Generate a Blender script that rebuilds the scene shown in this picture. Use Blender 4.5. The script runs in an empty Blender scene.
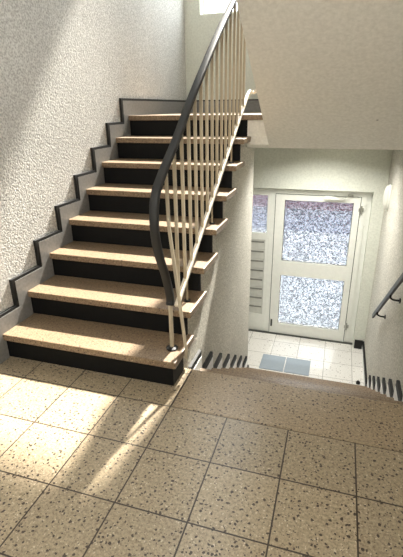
import bpy, bmesh, math, random
from mathutils import Vector, Matrix

random.seed(7)
C = bpy.context.scene.collection
SC = bpy.context.scene

# ------------------------------------------------------------------ camera
EYE = 1.4594
YAW, PITCH, ROLL, FPX = 0.30804, -0.38107, -0.01321, 426.49
fw = Vector((-math.sin(YAW) * math.cos(PITCH), math.cos(YAW) * math.cos(PITCH), math.sin(PITCH)))
r0 = Vector((math.cos(YAW), math.sin(YAW), 0))
u0 = r0.cross(fw)
rt = r0 * math.cos(ROLL) + u0 * math.sin(ROLL)
up = -r0 * math.sin(ROLL) + u0 * math.cos(ROLL)
cd = bpy.data.cameras.new('camera')
cam = bpy.data.objects.new('camera', cd)
C.objects.link(cam)
cam.matrix_world = Matrix(((rt.x, up.x, -fw.x, 0), (rt.y, up.y, -fw.y, 0), (rt.z, up.z, -fw.z, EYE), (0, 0, 0, 1)))
cd.sensor_fit = 'VERTICAL'
cd.sensor_height = 36.0
cd.lens = 36.0 * FPX / 557.0
cd.clip_start = 0.02
SC.camera = cam

# ------------------------------------------------------------------ world, sun, exposure
SC.view_settings.view_transform = 'Standard'
SC.view_settings.look = 'None'
SC.view_settings.gamma = 1.0
SC.view_settings.use_curve_mapping = False
SC.view_settings.exposure = 1.15
W = bpy.data.worlds.new('sky')
SC.world = W
W.use_nodes = True
bg = W.node_tree.nodes['Background']
bg.inputs['Color'].default_value = (0.88, 0.95, 1.0, 1)
bg.inputs['Strength'].default_value = 5.0
sd = bpy.data.lights.new('sun', 'SUN')
sun = bpy.data.objects.new('sun', sd)
C.objects.link(sun)
sd.energy = 12.5
sd.angle = math.radians(2.2)
sd.color = (1.0, 0.95, 0.85)
SUNDIR = Vector((-0.105, -1.0, -1.12)).normalized()      # direction the light travels
sun.rotation_euler = SUNDIR.to_track_quat('-Z', 'Y').to_euler()
sun.location = (0.5, 9, 9)


# daylight through the two openings of the house front (portals only guide the sky light)
def portal(name, loc, sx, sy):
    l = bpy.data.lights.new(name, 'AREA')
    l.shape = 'RECTANGLE'
    l.size, l.size_y = sx, sy
    l.cycles.is_portal = True
    o = bpy.data.objects.new(name, l)
    C.objects.link(o)
    o.location = loc
    o.rotation_euler = Vector((0, -1, 0)).to_track_quat('-Z', 'Y').to_euler()
    return o


portal('window_daylight', (-1.0, 5.78, 3.72), 1.5, 2.6)

# added fill light, unseen under the half landing, to brighten the entrance hall
hd = bpy.data.lights.new('hall_fill_light', 'AREA')
hd.shape = 'DISK'
hd.size = 0.8
hd.energy = 12.5
hd.spread = math.radians(140)
hd.color = (1.0, 0.98, 0.92)
hl = bpy.data.objects.new('hall_fill_light', hd)
C.objects.link(hl)
hl.location = (-0.15, 4.30, 1.10)
# added fill light out of view above the ground floor landing
gd = bpy.data.lights.new('landing_fill_light', 'POINT')
gd.shadow_soft_size = 0.15
gd.energy = 40
gd.color = (0.97, 0.98, 1.0)
gl = bpy.data.objects.new('landing_fill_light', gd)
C.objects.link(gl)
gl.location = (-0.5, -0.3, 2.25)
# added unseen fill light high in the stairwell, lifts walls and landing
ud = bpy.data.lights.new('stairwell_fill_light', 'AREA')
ud.shape = 'DISK'
ud.size = 0.6
ud.energy = 12
ud.color = (0.97, 0.99, 1.0)
ul = bpy.data.objects.new('stairwell_fill_light', ud)
C.objects.link(ul)
ul.location = (-1.1, 4.2, 5.2)


# ------------------------------------------------------------------ node helpers
class NT:
    def __init__(s, name):
        s.m = bpy.data.materials.new(name)
        s.m.use_nodes = True
        s.t = s.m.node_tree
        s.b = s.t.nodes['Principled BSDF']
        s.out = s.t.nodes['Material Output']

    def n(s, kind, **kw):
        nd = s.t.nodes.new(kind)
        for k, v in kw.items():
            setattr(nd, k, v)
        return nd

    def l(s, a, b):
        s.t.links.new(a, b)

    def co(s):
        return s.n('ShaderNodeTexCoord').outputs['Object']

    def geo(s):
        return s.n('ShaderNodeNewGeometry').outputs['Position']

    def math(s, op, a, b=None, c=None):
        nd = s.n('ShaderNodeMath', operation=op)
        for i, v in enumerate((a, b, c)):
            if v is None:
                continue
            if isinstance(v, (int, float)):
                nd.inputs[i].default_value = v
            else:
                s.l(v, nd.inputs[i])
        return nd.outputs[0]

    def noise(s, co, scale, detail=3, rough=0.55):
        nd = s.n('ShaderNodeTexNoise')
        nd.inputs['Scale'].default_value = scale
        nd.inputs['Detail'].default_value = detail
        nd.inputs['Roughness'].default_value = rough
        s.l(co, nd.inputs['Vector'])
        return nd

    def ramp(s, fac, stops, interp='LINEAR'):
        nd = s.n('ShaderNodeValToRGB')
        nd.color_ramp.interpolation = interp
        e = nd.color_ramp.elements
        while len(e) < len(stops):
            e.new(0.5)
        for i, (p, c) in enumerate(stops):
            e[i].position = p
            e[i].color = (c[0], c[1], c[2], 1) if hasattr(c, '__len__') else (c, c, c, 1)
        s.l(fac, nd.inputs[0])
        return nd.outputs[0]

    def mix(s, fac, a, b):
        nd = s.n('ShaderNodeMix', data_type='RGBA')
        for sock, v in ((nd.inputs[0], fac), (nd.inputs[6], a), (nd.inputs[7], b)):
            if isinstance(v, (int, float)):
                sock.default_value = v
            elif isinstance(v, (tuple, list)):
                sock.default_value = (v[0], v[1], v[2], 1)
            else:
                s.l(v, sock)
        return nd.outputs[2]

    def bump(s, h, strength, dist):
        nd = s.n('ShaderNodeBump')
        nd.inputs['Strength'].default_value = strength
        nd.inputs['Distance'].default_value = dist
        s.l(h, nd.inputs['Height'])
        s.l(nd.outputs[0], s.b.inputs['Normal'])


def hexc(r, g, b):
    f = lambda c: (c / 255 / 12.92) if c / 255 <= 0.04045 else ((c / 255 + 0.055) / 1.055) ** 2.4
    return (f(r), f(g), f(b))


def plain(name, col, rough=0.5, metal=0.0, var=0.12, scale=18):
    t = NT(name)
    nz = t.noise(t.geo(), scale)
    c = t.ramp(nz.outputs[0], [(0.3, tuple(x * (1 - var) for x in col)), (0.7, tuple(min(1, x * (1 + var)) for x in col))])
    t.l(c, t.b.inputs['Base Color'])
    t.b.inputs['Roughness'].default_value = rough
    t.b.inputs['Metallic'].default_value = metal
    return t.m


def plaster(name, dark, light, scale, bump, rough=0.9, big=0.15):
    """rough-cast wall plaster: grains of two tones and a grainy relief"""
    t = NT(name)
    p = t.geo()
    fine = t.noise(p, scale, 2, 0.6)
    vo = t.n('ShaderNodeTexVoronoi')
    vo.inputs['Scale'].default_value = scale * 0.8
    t.l(p, vo.inputs['Vector'])
    h = t.math('ADD', t.math('MULTIPLY', fine.outputs[0], 0.7), t.math('MULTIPLY', vo.outputs['Distance'], 0.45))
    c = t.ramp(h, [(0.38, dark), (0.72, light)])
    bigz = t.noise(p, 1.3, 3)
    k = t.ramp(bigz.outputs[0], [(0.3, 1 - big), (0.7, 1.0)])
    nd = t.n('ShaderNodeMix', data_type='RGBA', blend_type='MULTIPLY')
    nd.inputs[0].default_value = 1
    t.l(c, nd.inputs[6])
    t.l(k, nd.inputs[7])
    t.l(nd.outputs[2], t.b.inputs['Base Color'])
    t.b.inputs['Roughness'].default_value = rough
    t.bump(h, bump, 0.01)
    return t.m


TX, TY, TT = -0.7212, 1.6971, 0.30703      # floor tile joints


def terrazzo(name, base_a, base_b, chip, pale, rough, chip_scale=46.0, tiles=None, amount=0.42, joint=0.0032, joint_col=hexc(52, 42, 34)):
    t = NT(name)
    p = t.geo()
    warp = t.noise(p, 60, 2)
    add = t.n('ShaderNodeVectorMath', operation='MULTIPLY_ADD')
    t.l(warp.outputs['Color'], add.inputs[0])
    add.inputs[1].default_value = (0.016, 0.016, 0.016)
    t.l(p, add.inputs[2])
    q = add.outputs[0]
    mott = t.noise(p, 80, 3, 0.75)
    col = t.ramp(mott.outputs[0], [(0.33, base_a), (0.66, base_b)])

    def chips(scale, lo, size):
        v = t.n('ShaderNodeTexVoronoi')
        v.inputs['Scale'].default_value = scale
        t.l(q, v.inputs['Vector'])
        sep = t.n('ShaderNodeSeparateColor')
        t.l(v.outputs['Color'], sep.inputs[0])
        on = t.math('GREATER_THAN', sep.outputs[0], lo)
        rad = t.math('MULTIPLY_ADD', sep.outputs[1], size, size * 0.55)
        inside = t.math('LESS_THAN', v.outputs['Distance'], rad)
        return t.math('MULTIPLY', on, inside), sep.outputs[2]

    m0, _ = chips(chip_scale * 1.7, 0.62, 0.22)
    col = t.mix(t.math('MULTIPLY', m0, 0.55), col, pale)
    m1, tone = chips(chip_scale, 1 - amount, 0.235)
    chipc = t.ramp(tone, [(0.2, chip), (1.0, tuple(x * 2.0 for x in chip))])
    col = t.mix(t.math('MULTIPLY', m1, 0.92), col, chipc)
    m2, _ = chips(chip_scale * 2.1, 0.72, 0.2)
    col = t.mix(t.math('MULTIPLY', m2, 0.7), col, tuple(x * 1.6 for x in chip))
    rgh = rough
    if tiles:
        sx, sy, st = tiles
        sep = t.n('ShaderNodeSeparateXYZ')
        t.l(p, sep.inputs[0])
        ds = []
        ids = []
        for ax, o in ((0, sx), (1, sy)):
            u = t.math('DIVIDE', t.math('SUBTRACT', sep.outputs[ax], o), st)
            ids.append(t.math('FLOOR', u))
            fr = t.math('FRACT', u)
            ds.append(t.math('MINIMUM', fr, t.math('SUBTRACT', 1.0, fr)))
        d = t.math('MINIMUM', ds[0], ds[1])
        cmb = t.n('ShaderNodeCombineXYZ')
        t.l(ids[0], cmb.inputs[0])
        t.l(ids[1], cmb.inputs[1])
        wn = t.n('ShaderNodeTexWhiteNoise', noise_dimensions='3D')
        t.l(cmb.outputs[0], wn.inputs[0])
        kk = t.math('MULTIPLY_ADD', wn.outputs[0], 0.16, 0.90)
        nd = t.n('ShaderNodeMix', data_type='RGBA', blend_type='MULTIPLY')
        nd.inputs[0].default_value = 1
        t.l(col, nd.inputs[6])
        cc = t.n('ShaderNodeCombineColor')
        for i in range(3):
            t.l(kk, cc.inputs[i])
        t.l(cc.outputs[0], nd.inputs[7])
        j = t.math('LESS_THAN', d, joint / st)
        col = t.mix(j, nd.outputs[2], joint_col)
    t.l(col, t.b.inputs['Base Color'])
    t.b.inputs['Roughness'].default_value = rgh
    return t.m


M = {}
M['floor'] = terrazzo('floor_terrazzo', hexc(124, 110, 88), hexc(174, 158, 132), hexc(44, 34, 30), hexc(220, 206, 182), 0.32, chip_scale=58, amount=0.9,
                      tiles=(TX, TY, TT))
M['edge_slab'] = terrazzo('edge_slab_terrazzo', hexc(124, 107, 85), hexc(168, 150, 123), hexc(50, 38, 32), hexc(214, 196, 168), 0.36,
                          chip_scale=60, amount=0.85)
M['tread'] = terrazzo('tread_terrazzo', hexc(100, 82, 63), hexc(142, 121, 96), hexc(60, 46, 36), hexc(190, 170, 142), 0.4,
                      chip_scale=72, amount=0.7)
M['hall_floor'] = terrazzo('hall_floor_terrazzo', hexc(214, 211, 204), hexc(236, 233, 227), hexc(120, 112, 104), hexc(236, 232, 226), 0.34,
                           tiles=(0.06, 3.99, 0.32), amount=0.25, joint_col=hexc(150, 146, 138))
M['rough_plaster'] = plaster('rough_plaster', hexc(168, 165, 160), hexc(220, 218, 213), 95, 0.5)
M['side_plaster'] = plaster('side_plaster', hexc(164, 160, 148), hexc(222, 218, 206), 95, 0.4)
M['smooth_plaster'] = plaster('smooth_plaster', hexc(208, 210, 198), hexc(220, 222, 210), 60, 0.05, big=0.04)
M['hall_plaster'] = M['smooth_plaster']


def soffit_mat():
    t = NT('soffit_paint')
    p = t.geo()
    n1 = t.noise(p, 45, 3)
    c = t.ramp(n1.outputs[0], [(0.3, hexc(222, 218, 207)), (0.7, hexc(238, 234, 224))])
    v = t.n('ShaderNodeTexVoronoi')
    v.inputs['Scale'].default_value = 7
    t.l(t.n('ShaderNodeTexCoord').outputs['Object'], v.inputs['Vector'])
    sep = t.n('ShaderNodeSeparateColor')
    t.l(v.outputs['Color'], sep.inputs[0])
    pit = t.math('MULTIPLY', t.math('LESS_THAN', v.outputs['Distance'], 0.06), t.math('GREATER_THAN', sep.outputs[0], 0.72))
    c = t.mix(t.math('MULTIPLY', pit, 0.6), c, hexc(120, 110, 98))
    t.l(c, t.b.inputs['Base Color'])
    t.b.inputs['Roughness'].default_value = 0.85
    t.bump(n1.outputs[0], 0.12, 0.01)
    return t.m


M['soffit'] = soffit_mat()
M['riser'] = plain('black_riser', hexc(8, 8, 8), 0.7, var=0.3, scale=40)
M['riser'].node_tree.nodes['Principled BSDF'].inputs['Specular IOR Level'].default_value = 0.25
M['black'] = plain('black_paint', hexc(11, 11, 11), 0.6)
M['skirting'] = plain('grey_stone_skirting', hexc(128, 126, 123), 0.3, var=0.14, scale=60)
M['white_skirting'] = plain('pale_stone_skirting', hexc(232, 231, 227), 0.4, var=0.06, scale=60)
M['handrail'] = plain('dark_plastic_handrail', hexc(34, 33, 31), 0.6, var=0.08)
M['bar'] = plain('cream_painted_steel', hexc(176, 163, 140), 0.4, var=0.06)
M['bar_white'] = plain('white_painted_steel', hexc(236, 228, 214), 0.4, var=0.04)
M['frame'] = plain('white_door_paint', hexc(232, 233, 225), 0.4, var=0.03)
M['gasket'] = plain('dark_rubber_gasket', hexc(60, 62, 58), 0.6)
M['chrome'] = plain('grey_metal', hexc(176, 176, 168), 0.35, metal=0.8, var=0.06)
M['letterbox'] = plain('grey_letterbox_metal', hexc(206, 206, 198), 0.45, var=0.05)
M['slot'] = plain('grey_slot', hexc(130, 130, 124), 0.5)
M['mat'] = plain('grey_ribbed_mat', hexc(150, 160, 168), 0.9, var=0.15, scale=120)
M['lamp_white'] = plain('white_opal_cover', hexc(205, 204, 194), 0.3, var=0.03)
M['lead'] = plain('dark_iron', hexc(34, 33, 32), 0.4, metal=0.4)
M['paving'] = plain('pale_paving', hexc(210, 212, 214), 0.8, var=0.08, scale=6)
M['asphalt'] = plain('blue_grey_asphalt', hexc(96, 110, 140), 0.85, var=0.1, scale=20)
M['brick'] = plain('red_brick', hexc(200, 84, 96), 0.85, var=0.15, scale=8)


def glass_mat(name, tint, scale, trans=0.3, diff=0.3):
    """wired ornamental glass: part of the light goes straight through, part is scattered by the relief"""
    t = NT(name)
    p = t.geo()
    n = t.noise(p, scale, 2, 0.6)
    h = t.ramp(n.outputs[0], [(0.35, 0.0), (0.65, 1.0)])
    t.b.inputs['Base Color'].default_value = (*tint, 1)
    t.b.inputs['Transmission Weight'].default_value = 1
    t.b.inputs['Roughness'].default_value = 0.25
    t.b.inputs['IOR'].default_value = 1.3
    t.bump(h, 0.8, 0.02)
    tr = t.n('ShaderNodeBsdfTransparent')
    trc = t.ramp(n.outputs[0], [(0.40, tuple(x * 0.72 for x in tint)), (0.60, tuple(x * 1.28 for x in tint))])
    t.l(trc, tr.inputs[0])
    tl = t.n('ShaderNodeBsdfTranslucent')
    tc = t.ramp(n.outputs[0], [(0.42, tuple(x * 0.15 for x in tint)), (0.56, tuple(x * 1.6 for x in tint))])
    t.l(tc, tl.inputs[0])
    m1 = t.n('ShaderNodeMixShader')
    m1.inputs[0].default_value = trans / (1 - diff)
    t.l(t.b.outputs[0], m1.inputs[1])
    t.l(tr.outputs[0], m1.inputs[2])
    m2 = t.n('ShaderNodeMixShader')
    m2.inputs[0].default_value = diff
    t.l(m1.outputs[0], m2.inputs[1])
    t.l(tl.outputs[0], m2.inputs[2])
    t.l(m2.outputs[0], t.out.inputs[0])
    return t.m


M['glass'] = glass_mat('ornamental_glass', (0.235, 0.245, 0.26), 56, 0.68, 0.18)


def clear_glass():
    t = NT('clear_window_glass')
    tr = t.n('ShaderNodeBsdfTransparent')
    gl = t.n('ShaderNodeBsdfGlossy')
    gl.inputs['Roughness'].default_value = 0.05
    m = t.n('ShaderNodeMixShader')
    m.inputs[0].default_value = 0.05
    t.l(tr.outputs[0], m.inputs[1])
    t.l(gl.outputs[0], m.inputs[2])
    t.l(m.outputs[0], t.out.inputs[0])
    return t.m


M['clear'] = clear_glass()


# ------------------------------------------------------------------ mesh helpers
def box(bm, x0, x1, y0, y1, z0, z1, bev=0.0):
    vs = [bm.verts.new((x, y, z)) for z in (z0, z1) for y in (y0, y1) for x in (x0, x1)]
    f = [(0, 2, 3, 1), (4, 5, 7, 6), (0, 1, 5, 4), (2, 6, 7, 3), (0, 4, 6, 2), (1, 3, 7, 5)]
    fs = [bm.faces.new([vs[i] for i in q]) for q in f]
    if bev:
        es = list({e for q in fs for e in q.edges})
        bmesh.ops.bevel(bm, geom=es, offset=bev, segments=2, affect='EDGES', profile=0.6)
    return bm


def prism_x(bm, poly, x0, x1):
    """polygon in (y, z) extruded along x"""
    a = [bm.verts.new((x0, y, z)) for y, z in poly]
    b = [bm.verts.new((x1, y, z)) for y, z in poly]
    n = len(poly)
    bm.faces.new(a[::-1])
    bm.faces.new(b)
    for i in range(n):
        bm.faces.new((a[i], a[(i + 1) % n], b[(i + 1) % n], b[i]))
    bmesh.ops.recalc_face_normals(bm, faces=bm.faces[:])
    return bm


def sweep(bm, pts, prof, side=Vector((1, 0, 0))):
    """sweep a closed 2-D profile (side, up) along a path; side axis is kept fixed"""
    pts = [Vector(p) for p in pts]
    rings = []
    for i, p in enumerate(pts):
        d = (pts[min(i + 1, len(pts) - 1)] - pts[max(i - 1, 0)]).normalized()
        s = (side - d * side.dot(d)).normalized()
        n = d.cross(s).normalized()
        rings.append([bm.verts.new(p + s * a + n * b) for a, b in prof])
    k = len(prof)
    for i in range(len(rings) - 1):
        for j in range(k):
            bm.faces.new((rings[i][j], rings[i][(j + 1) % k], rings[i + 1][(j + 1) % k], rings[i + 1][j]))
    bm.faces.new(rings[0][::-1])
    bm.faces.new(rings[-1])
    bmesh.ops.recalc_face_normals(bm, faces=bm.faces[:])
    return bm


def circ(r, n=12, sx=1.0, sy=1.0):
    return [(r * sx * math.cos(2 * math.pi * i / n), r * sy * math.sin(2 * math.pi * i / n)) for i in range(n)]


def superell(a, b, n=20, e=3.0):
    o = []
    for i in range(n):
        t = 2 * math.pi * i / n
        c, s = math.cos(t), math.sin(t)
        o.append((a * math.copysign(abs(c) ** (2 / e), c), b * math.copysign(abs(s) ** (2 / e), s)))
    return o


def rect(a, b):
    return [(-a, -b), (a, -b), (a, b), (-a, b)]


def bez(pts, n=8):
    """Catmull-Rom through the points"""
    P = [Vector(p) for p in pts]
    P = [P[0] * 2 - P[1]] + P + [P[-1] * 2 - P[-2]]
    o = []
    for i in range(1, len(P) - 2):
        for j in range(n):
            t = j / n
            a, b, c, d = P[i - 1], P[i], P[i + 1], P[i + 2]
            o.append(0.5 * (2 * b + (c - a) * t + (2 * a - 5 * b + 4 * c - d) * t * t + (3 * b - a - 3 * c + d) * t ** 3))
    o.append(P[-2])
    return o


def base(o):
    v = Vector((0, 0, 0))
    while o:
        v += o.location
        o = o.parent
    return v


def obj(name, bm, mat, parent=None, smooth=False):
    """link a bmesh given in world coordinates as ONE mesh object; its origin sits at its own base"""
    bmesh.ops.recalc_face_normals(bm, faces=bm.faces[:])
    cs = [v.co for v in bm.verts]
    mn = Vector((min(c.x for c in cs), min(c.y for c in cs), min(c.z for c in cs)))
    mx = Vector((max(c.x for c in cs), max(c.y for c in cs), max(c.z for c in cs)))
    org = Vector(((mn.x + mx.x) / 2, (mn.y + mx.y) / 2, mn.z))
    bmesh.ops.translate(bm, verts=bm.verts[:], vec=-org)
    me = bpy.data.meshes.new(name)
    bm.to_mesh(me)
    bm.free()
    me.materials.append(M[mat])
    if smooth:
        me.shade_smooth()
        try:
            me.set_sharp_from_angle(angle=math.radians(40))
        except Exception:
            pass
    o = bpy.data.objects.new(name, me)
    C.objects.link(o)
    o.location = org - (base(parent) if parent else Vector((0, 0, 0)))
    if parent:
        o.parent = parent
    return o


def tag(o, label, cat, group=None):
    o['label'] = label
    o['category'] = cat
    if group:
        o['group'] = group
    return o


def thing(name, loc, label, cat, group=None):
    o = bpy.data.objects.new(name, None)
    o.empty_display_size = 0.1
    C.objects.link(o)
    o.location = loc
    return tag(o, label, cat, group)


def struct(o, label=None, cat=None):
    o['kind'] = 'structure'
    if label:
        o['label'] = label
        o['category'] = cat
    return o


N = bmesh.new

# ------------------------------------------------------------------ dimensions
R, G, Y1 = 0.175, 0.27645, 1.8372       # riser, going, first nosing
XL, XR = -1.90, -0.741                   # left wall, right tread ends
XS = -0.78                               # plaster face under the stair
XW = 0.525                               # right wall
XU = -0.585                              # left edge of the upper flight
YB = 5.08                                # house front, inner face at the door
YU = 5.45                                # house front, inner face above the half landing
YD = 2.06                                # edge of the ground floor landing
ZH = -1.40                               # entrance hall floor
ZL = 1.40                                # half landing
ZC = 5.25
nose = lambda k: Y1 + (k - 1) * G        # y of nosing k going up
dn = lambda k: YD + k * G                # y of nosing k going down
YF = 3.80                                # front of the half landing slab

# ------------------------------------------------------------------ room shell
b = N()
box(b, XL, XW, -1.6, TY, -0.2, 0)
box(b, XL, TX, TY, YD - 0.001, -0.2, 0)
struct(obj('floor', b, 'floor'), 'speckled tan terrazzo floor tiles of the ground floor landing', 'floor')
b = N()
box(b, XL - 0.25, XL, -1.6, YU + 0.3, ZH, ZC)
struct(obj('wall_left', b, 'rough_plaster'), 'rough grey plaster wall along the stairs', 'wall')
b = N()
box(b, XW, XW + 0.25, -1.6, YU + 0.3, ZH, ZC)
struct(obj('wall_right', b, 'side_plaster'), 'rough plaster wall beside the stairs going down', 'wall')
# back wall with window and door openings
WX0, WX1, WZ0, WZ1 = -1.71, -0.30, 2.455, 5.12
DX0, DX1, DZ1 = -1.25, 0.395, 0.565
b = N()
yb2 = YB + 0.32
box(b, XL, DX0, YB, yb2, ZH, DZ1)
box(b, DX1, XW, YB, yb2, ZH, DZ1)
box(b, XL, XW, YB, yb2, DZ1, 1.128)
ya_, yb_ = YU, YU + 0.3
box(b, XL, XW, ya_, yb_, 1.128, WZ0)
box(b, XL, WX0, ya_, yb_, WZ0, WZ1)
box(b, WX1, XW, ya_, yb_, WZ0, WZ1)
box(b, XL, XW, ya_, yb_, WZ1, ZC)
bmesh.ops.remove_doubles(b, verts=b.verts[:], dist=1e-5)
struct(obj('wall_back', b, 'smooth_plaster'), 'smooth pale wall of the house front with door and window', 'wall')
b = N()
box(b, XL - 0.25, XW + 0.25, -1.6, YU + 0.3, ZC, ZC + 0.2)
struct(obj('ceiling', b, 'smooth_plaster'))
b = N()
box(b, XL - 0.25, XW + 0.25, -1.75, -1.6, -0.2, ZC)
struct(obj('wall_front', b, 'smooth_plaster'))
b = N()
box(b, XL, XW, YD, YB + 0.12, ZH - 0.2, ZH)
struct(obj('floor_entrance_hall', b, 'hall_floor'), 'pale tiled floor of the entrance hall', 'floor')
b = N()
box(b, XL, XW, -1.6, 1.5, 2.55, 2.8)
struct(obj('ceiling_upper_landing', b, 'soffit'))

# outdoors beyond the door
b = N()
box(b, -9, 9, YB + 0.33, 11.0, -1.75, -1.55)
struct(obj('ground', b, 'paving'))
b = N()
box(b, -9, 9, 11.0, 15.2, -1.76, -1.60)
struct(obj('ground_street', b, 'asphalt'))
b = N()
box(b, -9, 9, 13.9, 14.2, -1.60, -0.4)
tag(obj('garden_wall', b, 'brick'), 'reddish garden wall blurred behind the top of the door glass', 'wall')

# ------------------------------------------------------------------ nosing slab at the edge of the landing
b = N()
box(b, TX + 0.003, XW, TY + 0.003, YD, -0.06, 0, 0.008)
tag(obj('landing_edge_slab', b, 'edge_slab'), 'long seamless terrazzo slab at the landing edge above the steps going down', 'floor slab')

# ------------------------------------------------------------------ stair going up
st = thing('staircase', ((XL + XR) / 2, Y1, 0), 'straight flight of terrazzo treads with black risers rising along the left wall', 'staircase')
TH = 0.042
poly = [(2.06, 0.0)]
poly += [(nose(1) + 0.20, 0.0), (nose(1) + 0.20, R - TH)]
for k in range(2, 9):
    poly += [(nose(k) + 0.05, (k - 1) * R - TH), (nose(k) + 0.05, k * R - TH)]
poly += [(4.15, ZL - TH), (4.15, ZH), (2.06, ZH)]
poly = poly[1:]
poly = [(2.06, 0.0) if p == (nose(1) + 0.20, 0.0) else p for p in poly]
b = N()
prism_x(b, poly, XL + 0.002, XS)
obj('side_wall', b, 'side_plaster', st)
for k in range(1, 8):
    b = N()
    box(b, XL + 0.002, XR, nose(k), nose(k + 1) + 0.05, k * R - TH, k * R, 0.006)
    obj('tread', b, 'tread', st)
for k in range(1, 9):
    b = N()
    y0 = nose(k) + 0.032
    if k == 1:
        box(b, XL + 0.002, XS + 0.012, y0, nose(1) + 0.20, 0, R - TH)
    else:
        box(b, XL + 0.002, XS, y0, nose(k) + 0.05, (k - 1) * R, k * R - TH)
    obj('riser', b, 'riser', st)
# half landing: terrazzo slab on a concrete body
b = N()
box(b, XL + 0.002, XU - 0.06, nose(8), YU - 0.002, ZL - TH, ZL, 0.006)
box(b, XU - 0.06, XW - 0.002, YF + 0.03, YU - 0.002, ZL - TH, ZL)
obj('landing_slab', b, 'tread', st)
b = N()
box(b, XS + 0.0005, XW - 0.002, YF + 0.002, YU - 0.002, 1.132, ZL - TH)
box(b, XL + 0.002, XS + 0.0005, 4.1505, YU - 0.002, 1.132, ZL - TH)
obj('landing_beam', b, 'soffit', st)
b = N()
prism_x(b, [(YF - 0.05, 1.163), (YF - 0.02, 1.225), (YF + 0.0015, 1.225), (YF + 0.0015, 1.132), (YF, 1.132)], XS + 0.002, XU - 0.002)
obj('haunch', b, 'soffit', st)

# ------------------------------------------------------------------ upper flight (seen from below)
uf = thing('staircase', ((XU + XW) / 2, 3.0, 1.13), 'smooth off-white underside of the next flight sloping over the hall', 'staircase')
nu = lambda k: nose(8) - (k - 1) * G
YTOP = nu(8)
sl = R / G
poly = [(YF, 1.132)]
poly += [(YF, ZL), (nu(1), ZL)]
for k in range(1, 9):
    poly += [(nu(k), ZL + k * R - TH)]
    if k < 8:
        poly += [(nu(k + 1), ZL + k * R - TH)]
zt = 2.55
poly += [(1.5, ZL + 8 * R - TH), (1.5, zt), (YF - (zt - 1.132) / sl, zt)]
b = N()
prism_x(b, poly, XU, XW - 0.002)
obj('soffit', b, 'soffit', uf)
for k in range(1, 8):
    b = N()
    box(b, XU, XW - 0.002, nu(k + 1), nu(k) + 0.03, ZL + k * R - TH, ZL + k * R, 0.006)
    obj('tread', b, 'tread', uf)
# ------------------------------------------------------------------ stair going down
sdn = thing('staircase', ((XS + XW) / 2, 3.0, ZH), 'flight of steps going down from the landing to the entrance hall', 'staircase')
for k in range(1, 8):
    b = N()
    box(b, XS + 0.002, XW - 0.002, dn(k - 1) + 0.03 - 0.02, dn(k), -k * R - TH, -k * R, 0.006)
    obj('tread', b, 'tread', sdn)
for k in range(1, 9):
    b = N()
    y = dn(k - 1) - 0.03
    box(b, XS + 0.002, XW - 0.002, y - 0.02, y, -k * R, -(k - 1) * R - TH)
    obj('riser', b, 'riser', sdn)
poly = [(YD - 0.05, -0.07)]
for k in range(1, 8):
    poly += [(dn(k - 1) - 0.05, -k * R - TH), (dn(k) - 0.05, -k * R - TH)]
poly += [(dn(7) - 0.05, ZH), (YD - 0.05, ZH)]
b = N()
prism_x(b, poly, XS + 0.002, XW - 0.002)
obj('stair_body', b, 'soffit', sdn)


# ------------------------------------------------------------------ stepped skirtings
def band(path_top, path_bot, inset_top, x0, x1, name, face, side, label):
    """stepped board: a black-edged plate with a paler face set into it"""
    b = N()
    prism_x(b, path_top + path_bot[::-1], min(x0, x1), max(x0, x1))
    o = obj(name, b, 'black')
    struct(o, label, 'skirting board')
    b = N()
    xf = x1 + side * 0.0025
    prism_x(b, inset_top + path_bot[::-1], min(x1 - side * 0.004, xf), max(x1 - side * 0.004, xf))
    obj('skirting_face', b, face, o)
    return o


hS, bk = 0.125, 0.118


def up_path(ins_v, ins_h):
    top = [(-1.6, hS - ins_h)]
    for k in range(1, 9):
        yv = nose(k) - bk + ins_v
        top += [(yv, (k - 1) * R + hS - ins_h), (yv, k * R + (hS if k < 8 else hS + 0.02) - ins_h)]
    top += [(YU - 0.02, ZL + hS + 0.02 - ins_h)]
    return top


bot = [(-1.6, 0.0)]
for k in range(1, 9):
    bot += [(nose(k) + 0.02, (k - 1) * R), (nose(k) + 0.02, k * R)]
bot += [(YU - 0.02, ZL)]
band(up_path(0, 0), bot, up_path(0.027, 0.019), XL, XL + 0.02, 'baseboard_left', 'skirting', 1,
     'stepped grey skirting with black edges climbing the left wall')


def dn_path(ins_v, ins_h):
    top = [(YD - 0.02 if not ins_v else YD - 0.02, 0.10 - ins_h)] if False else []
    for k in range(1, 8):
        ys = dn(k - 1) + (0.03 if k > 1 else 0.09) - (ins_v if k > 1 else 0)
        ye = dn(k) + 0.03 - ins_v
        z = -k * R + 0.12 - ins_h
        top += [(ys, z), (ye, z)]
    return top


dbot = []
for k in range(1, 8):
    dbot += [(dn(k - 1) + 0.09 if k == 1 else dn(k - 1), -k * R), (dn(k), -k * R)]
dbot_l = dbot + [(dn(7), ZH), (4.15, ZH)]
for nm, xa, xb, sgn, lab in (('baseboard_stairwell', XS, XS + 0.02, 1, 'sawtooth black and white skirting under the upper flight beside the steps down'),
                             ('baseboard_right', XW, XW - 0.02, -1, 'sawtooth black and white skirting along the right wall of the steps down')):
    yend = 4.15 if sgn > 0 else YB - 0.001
    t1 = dn_path(0, 0) + [(dn(7) + 0.03, ZH + 0.10), (yend, ZH + 0.10)]
    t2 = dn_path(0.0, 0.045) + [(dn(7) + 0.03, ZH + 0.055), (yend, ZH + 0.055)]
    band(t1, dbot + [(dn(7), ZH), (yend, ZH)], t2, xa, xb, nm, 'white_skirting', sgn, lab)
b = N()
box(b, XL + 0.02, XW - 0.02, YU - 0.02, YU, ZL, ZL + hS + 0.02)
o = struct(obj('baseboard_back', b, 'black'), 'grey skirting with black top edge on the half landing back wall', 'skirting board')
b = N()
box(b, XL + 0.02, XW - 0.02, YU - 0.0225, YU - 0.015, ZL, ZL + hS + 0.007)
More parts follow.
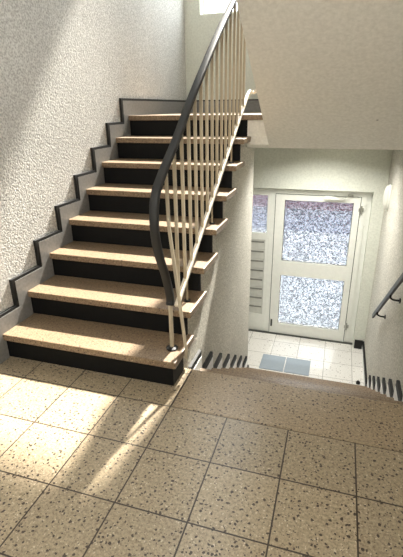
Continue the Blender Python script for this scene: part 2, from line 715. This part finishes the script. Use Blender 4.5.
obj('skirting_face', b, 'skirting', o)
b = N()
box(b, DX1 + 0.015, XW - 0.02, YB - 0.03, YB, ZH, ZH + 0.11)
struct(obj('baseboard_hall', b, 'black'), 'short black skirting block beside the entrance door', 'skirting board')

# ------------------------------------------------------------------ balustrade
XH = -0.812
rl = thing('stair_railing', (XH, 1.98, R), 'dark curved handrail on thin cream balusters beside the rising steps', 'railing')
hr = [(XH, y, z) for y, z in ((1.976, 0.452), (1.980, 0.50), (1.927, 0.645), (1.852, 0.795), (1.822, 0.94), (1.852, 1.075), (1.959, 1.172),
                              (2.155, 1.308), (2.388, 1.490), (2.738, 1.738), (3.059, 1.952), (3.352, 2.135), (3.62, 2.305), (3.80, 2.40))]
path = bez(hr, 6)
b = N()
sweep(b, path, superell(0.023, 0.015))
obj('handrail', b, 'handrail', rl, True)
XN_ = XU + 0.03
barp = bez([(XH, 2.075, 0.40), (XH, 2.264, 0.520), (XH, 2.645, 0.762), (XH, 3.224, 1.125), (XH, 3.92, 1.545), (XH + 0.035, 4.0, 1.578),
            (XH + 0.11, 4.0, 1.60), (XN_ - 0.02, 3.97, 1.62), (XN_, 3.88, 1.65), (XN_, 3.70, 1.72)], 5)
b = N()
sweep(b, barp, rect(0.012, 0.012))
obj('bottom_rail', b, 'bar_white', rl)


def zat(path, y):
    for p, q in zip(path, path[1:]):
        if p[1] <= y <= q[1] and p[1] < q[1]:
            t = (y - p[1]) / (q[1] - p[1])
            return p[2] + t * (q[2] - p[2])
    return None


hp = path[path.index(min(path, key=lambda p: p[1])):]
y = 2.115
while y < 3.78:
    b = N()
    box(b, XH - 0.009, XH + 0.009, y - 0.006, y + 0.006, zat(barp, y) - 0.004, zat(hp, y) - 0.008)
    obj('baluster', b, 'bar', rl)
    y += 0.118
# newel post with its black foot
b = N()
sweep(b, [(XH, 1.977, R + 0.001), (XH, 1.977, 0.47)], circ(0.012))
obj('post', b, 'bar', rl, True)
b = N()
sweep(b, [(XH, 1.977, R + 0.001), (XH, 1.977, R + 0.008), (XH, 1.977, R + 0.014)], circ(0.034, 16), Vector((1, 0, 0)))
for v in b.verts:
    if v.co.z > R + 0.012:
        v.co.x = XH + (v.co.x - XH) * 0.6
        v.co.y = 1.977 + (v.co.y - 1.977) * 0.6
obj('foot_plate', b, 'black', rl, True)
# slanting outer bar fixed to the side of the lowest tread
b = N()
sweep(b, [(XH + 0.004, 1.985, 1.19), (XH + 0.010, 1.980, 0.90), (XR + 0.012, 1.986, 0.17), (XR + 0.010, 1.986, 0.12)], rect(0.008, 0.006))
obj('side_bar', b, 'bar', rl)
# intermediate little supports down to the treads
for k in (2, 4, 6):
    y = nose(k) + 0.145
    b = N()
    sweep(b, [(XH, y, k * R + 0.001), (XH, y, zat(barp, y))], circ(0.007, 8))
    obj('support', b, 'bar', rl, True)
    b = N()
    sweep(b, [(XH, y, k * R + 0.001), (XH, y, k * R + 0.01)], circ(0.020, 12))
    obj('foot_plate', b, 'black', rl, True)

# next flight's railing, added mostly out of view to shape the sun's shadow edge
XN = XU + 0.03
r2 = thing('stair_railing', (XN, 3.70, ZL + R), 'added cream railing of the next flight, mostly hidden behind the sloping underside', 'railing')
zn = lambda y: ZL + R + (nu(1) - y) * R / G
b = N()
sweep(b, [(XN, y, zn(y) + 0.95) for y in (3.70, 1.70)], superell(0.023, 0.015))
obj('handrail', b, 'handrail', r2, True)
b = N()
sweep(b, [(XN, y, zn(y) + 0.07) for y in (3.70, 1.70)], rect(0.012, 0.012))
obj('bottom_rail', b, 'bar_white', r2)
y = 3.66
while y > 1.75:
    b = N()
    box(b, XN - 0.009, XN + 0.009, y - 0.006, y + 0.006, zn(y) + 0.07, zn(y) + 0.945)
    obj('baluster', b, 'bar', r2)
    y -= 0.118
for k in (1, 4, 6):
    y = nu(k) - 0.14
    b = N()
    sweep(b, [(XN, y, ZL + k * R + 0.001), (XN, y, zn(y) + 0.07)], circ(0.007, 8))
    obj('support', b, 'bar', r2, True)

# ------------------------------------------------------------------ window on the half landing
w = bpy.data.objects.new('window_1', None)
C.objects.link(w)
w.location = ((WX0 + WX1) / 2, YU + 0.2, WZ0)
struct(w, 'bright window high on the half landing back wall', 'window')
b = N()
fy0, fy1 = YU + 0.10, YU + 0.16
for (a0, a1, c0, c1) in ((WX0, WX0 + 0.03, WZ0, WZ1), (WX1 - 0.03, WX1, WZ0, WZ1), (WX0 + 0.03, WX1 - 0.03, WZ0, WZ0 + 0.03),
                         (WX0 + 0.03, WX1 - 0.03, WZ1 - 0.03, WZ1)):
    box(b, a0, a1, fy0, fy1, c0, c1)
obj('window_frame', b, 'frame', w)
b = N()
box(b, WX0 + 0.03, WX1 - 0.03, YU + 0.125, YU + 0.135, WZ0 + 0.03, WZ1 - 0.03)
obj('window_pane', b, 'clear', w)

# ------------------------------------------------------------------ entrance door
YFR = 5.16                                # front of the door frame
d = bpy.data.objects.new('door_1', None)
C.objects.link(d)
d.location = (-0.2, YFR, ZH)
struct(d, 'white entrance door with two ornamental glass panes', 'door')
FT = 0.547


def framed(b, x0, x1, z0, z1, wl, wr, wb, wt, ya, yb):
    box(b, x0, x0 + wl, ya, yb, z0, z1)
    box(b, x1 - wr, x1, ya, yb, z0, z1)
    box(b, x0 + wl, x1 - wr, ya, yb, z0, z0 + wb)
    box(b, x0 + wl, x1 - wr, ya, yb, z1 - wt, z1)


# fixed frame with mullion
b = N()
framed(b, DX0, 0.340, ZH, FT, 0.07, 0.055, 0.0001, 0.055, YFR + 0.012, YFR + 0.08)
box(b, -0.755, -0.695, YFR + 0.012, YFR + 0.08, ZH, FT - 0.055)
box(b, 0.340, DX1, YFR + 0.03, YFR + 0.08, ZH, DZ1)
box(b, DX0, 0.340, YFR + 0.03, YFR + 0.08, FT, DZ1)
obj('frame', b, 'frame', d)
# leaf
lx0, lx1, lz0, lz1 = -0.687, 0.277, ZH + 0.012, FT - 0.062
gx0, gx1 = -0.578, 0.206
b = N()
box(b, lx0, gx0, YFR, YFR + 0.06, lz0, lz1)
box(b, gx1, lx1, YFR, YFR + 0.06, lz0, lz1)
box(b, gx0, gx1, YFR, YFR + 0.06, lz0, -1.235)
box(b, gx0, gx1, YFR, YFR + 0.06, -0.547, -0.352)
box(b, gx0, gx1, YFR, YFR + 0.06, 0.42, lz1)
bmesh.ops.remove_doubles(b, verts=b.verts[:], dist=1e-5)
lf = obj('door_leaf', b, 'frame', d)
for z0, z1 in ((-1.235, -0.547), (-0.352, 0.42)):
    b = N()
    framed(b, gx0, gx1, z0, z1, 0.007, 0.007, 0.005, 0.005, YFR + 0.012, YFR + 0.024)
    obj('gasket', b, 'gasket', lf)
    b = N()
    box(b, gx0 + 0.0071, gx1 - 0.0071, YFR + 0.025, YFR + 0.031, z0 + 0.005, z1 - 0.005)
    obj('glass_pane', b, 'glass', lf)
# dark seals in the joints between leaf and frame
b = N()
box(b, lx0 - 0.008, lx0, YFR + 0.02, YFR + 0.05, lz0, lz1)
box(b, lx1, lx1 + 0.008, YFR + 0.02, YFR + 0.05, lz0, lz1)
box(b, lx0, lx1, YFR + 0.02, YFR + 0.05, lz1, lz1 + 0.007)
obj('seal', b, 'gasket', d)
for z in (0.345, -1.165):
    b = N()
    sweep(b, [(0.291, YFR - 0.004, z - 0.045), (0.291, YFR - 0.004, z + 0.045)], circ(0.011, 10))
    box(b, 0.265, 0.320, YFR - 0.004, YFR + 0.012, z - 0.02, z + 0.02)
    obj('hinge', b, 'chrome', d)
b = N()
box(b, -0.125, 0.10, YFR - 0.045, YFR, 0.452, 0.492, 0.006)
cl = obj('door_closer', b, 'frame', d)
b = N()
sweep(b, [(-0.02, YFR - 0.03, 0.50), (0.10, YFR - 0.10, 0.502), (0.16, YFR - 0.02, 0.505)], rect(0.009, 0.004), Vector((0, 1, 0)))
box(b, 0.13, 0.19, YFR - 0.03, YFR + 0.012, 0.497, 0.515)
obj('closer_arm', b, 'chrome', cl)
b = N()
box(b, -0.672, -0.650, YFR - 0.014, YFR, -1.29, -1.19, 0.004)
obj('bolt', b, 'gasket', d)

# sidelight with letterboxes
w2 = bpy.data.objects.new('window_2', None)
C.objects.link(w2)
w2.location = (-0.97, YFR, -0.05)
struct(w2, 'narrow ornamental glass sidelight left of the entrance door', 'window')
b = N()
framed(b, DX0 + 0.07, -0.755, -0.06, FT - 0.055, 0.04, 0.03, 0.05, 0.03, YFR + 0.012, YFR + 0.06)
obj('window_frame', b, 'frame', w2)
b = N()
box(b, DX0 + 0.11, -0.785, YFR + 0.03, YFR + 0.036, -0.01, FT - 0.085)
obj('window_pane', b, 'glass', w2)
lb = thing('letterbox_unit', (-0.97, YFR, -1.18), 'column of grey letterboxes set into the white frame left of the door', 'letterbox')
b = N()
framed(b, DX0 + 0.0705, -0.7555, -1.3395, -0.0605, 0.05, 0.04, 0.20, 0.04, YFR + 0.012, YFR + 0.30)
obj('frame', b, 'frame', lb)
z = -0.105
bh = (1.3395 - 0.20 - 0.105) / 8
for i in range(8):
    b = N()
    box(b, DX0 + 0.122, -0.797, YFR + 0.02, YFR + 0.29, z - bh + 0.003, z, 0.003)
    bx_ = obj('letterbox', b, 'letterbox', lb)
    b = N()
    box(b, DX0 + 0.15, -0.81, YFR + 0.014, YFR + 0.021, z - 0.036, z - 0.018)
    obj('slot', b, 'slot', bx_)
    z -= bh
b = N()
box(b, DX0 + 0.07, -0.7555, YFR + 0.012, YFR + 0.07, ZH, -1.34)
struct(obj('trim_1', b, 'frame'))
b = N()
box(b, DX0, DX1, YFR - 0.03, YFR + 0.012, ZH, ZH + 0.011, 0.004)
struct(obj('trim_2', b, 'gasket'), 'dark threshold strip under the entrance door', 'threshold')

# ------------------------------------------------------------------ things in the hall
mt = thing('door_mat', (-0.375, 4.43, ZH), 'grey two-part door mat on the pale hall floor inside the entrance', 'door mat')
for x0, x1 in ((-0.665, -0.385), (-0.375, -0.09)):
    b = N()
    box(b, x0, x1, 4.27, 4.59, ZH, ZH + 0.008, 0.002)
    obj('mat_tile', b, 'mat', mt)
b = N()
sweep(b, [(0.44, 4.28, ZH), (0.44, 4.28, ZH + 0.02), (0.44, 4.28, ZH + 0.034)], circ(0.022, 14))
for v in b.verts:
    if v.co.z > ZH + 0.03:
        v.co.x = 0.44 + (v.co.x - 0.44) * 0.6
        v.co.y = 4.28 + (v.co.y - 4.28) * 0.6
tag(obj('door_stop', b, 'black', None, True), 'small dark door stop on the hall floor near the right wall', 'door stop')

# wall handrail on the right
wr = thing('wall_handrail', (XW - 0.06, 3.3, -0.2), 'dark flat steel handrail on brackets sloping down the right wall', 'handrail')
xr = XW - 0.07
hs = 0.715
ya, za = 3.97, -0.41
pp = lambda y: (xr, y, za + (ya - y) * hs)
b = N()
sweep(b, [pp(ya), pp(1.5)], superell(0.010, 0.022, 16, 6.0))
obj('rail', b, 'lead', wr)
for y in (3.70, 3.12, 2.4):
    p = Vector(pp(y))
    b = N()
    sweep(b, bez([p + Vector((0, 0, -0.018)), p + Vector((0.0, 0, -0.045)), p + Vector((0.025, 0, -0.06)), p + Vector((0.062, 0, -0.062))], 5),
          circ(0.008, 8), Vector((0, 1, 0)))
    br = obj('bracket', b, 'lead', wr, True)
    b = N()
    sweep(b, [p + Vector((0.062, 0, -0.062)), p + Vector((0.07, 0, -0.062))], circ(0.02, 12), Vector((0, 1, 0)))
    obj('wall_plate', b, 'lead', br, True)

# oval bulkhead lamp near the corner
lmp = thing('wall_lamp', (XW, 4.72, 0.585), 'oval white bulkhead lamp on the right wall near the door corner', 'wall lamp')
b = N()
sweep(b, [(XW, 4.72, 0.585), (XW - 0.018, 4.72, 0.585)], [(y_, z_) for y_, z_ in circ(1, 24, 0.055, 0.135)], Vector((0, 1, 0)))
obj('base', b, 'frame', lmp, True)
b = N()
sweep(b, [(XW - 0.018 - 0.045 * math.sin(a * math.pi / 14), 4.72, 0.585) for a in range(0, 8)], circ(1, 24, 0.049, 0.128), Vector((0, 1, 0)))
b.verts.ensure_lookup_table()
for i, v in enumerate(b.verts):
    a = i // 24
    s = max(0.15, math.cos(a * math.pi / 14.6))
    v.co.y = 4.72 + (v.co.y - 4.72) * s
    v.co.z = 0.585 + (v.co.z - 0.585) * s
obj('lamp_cover', b, 'lamp_white', lmp, True)
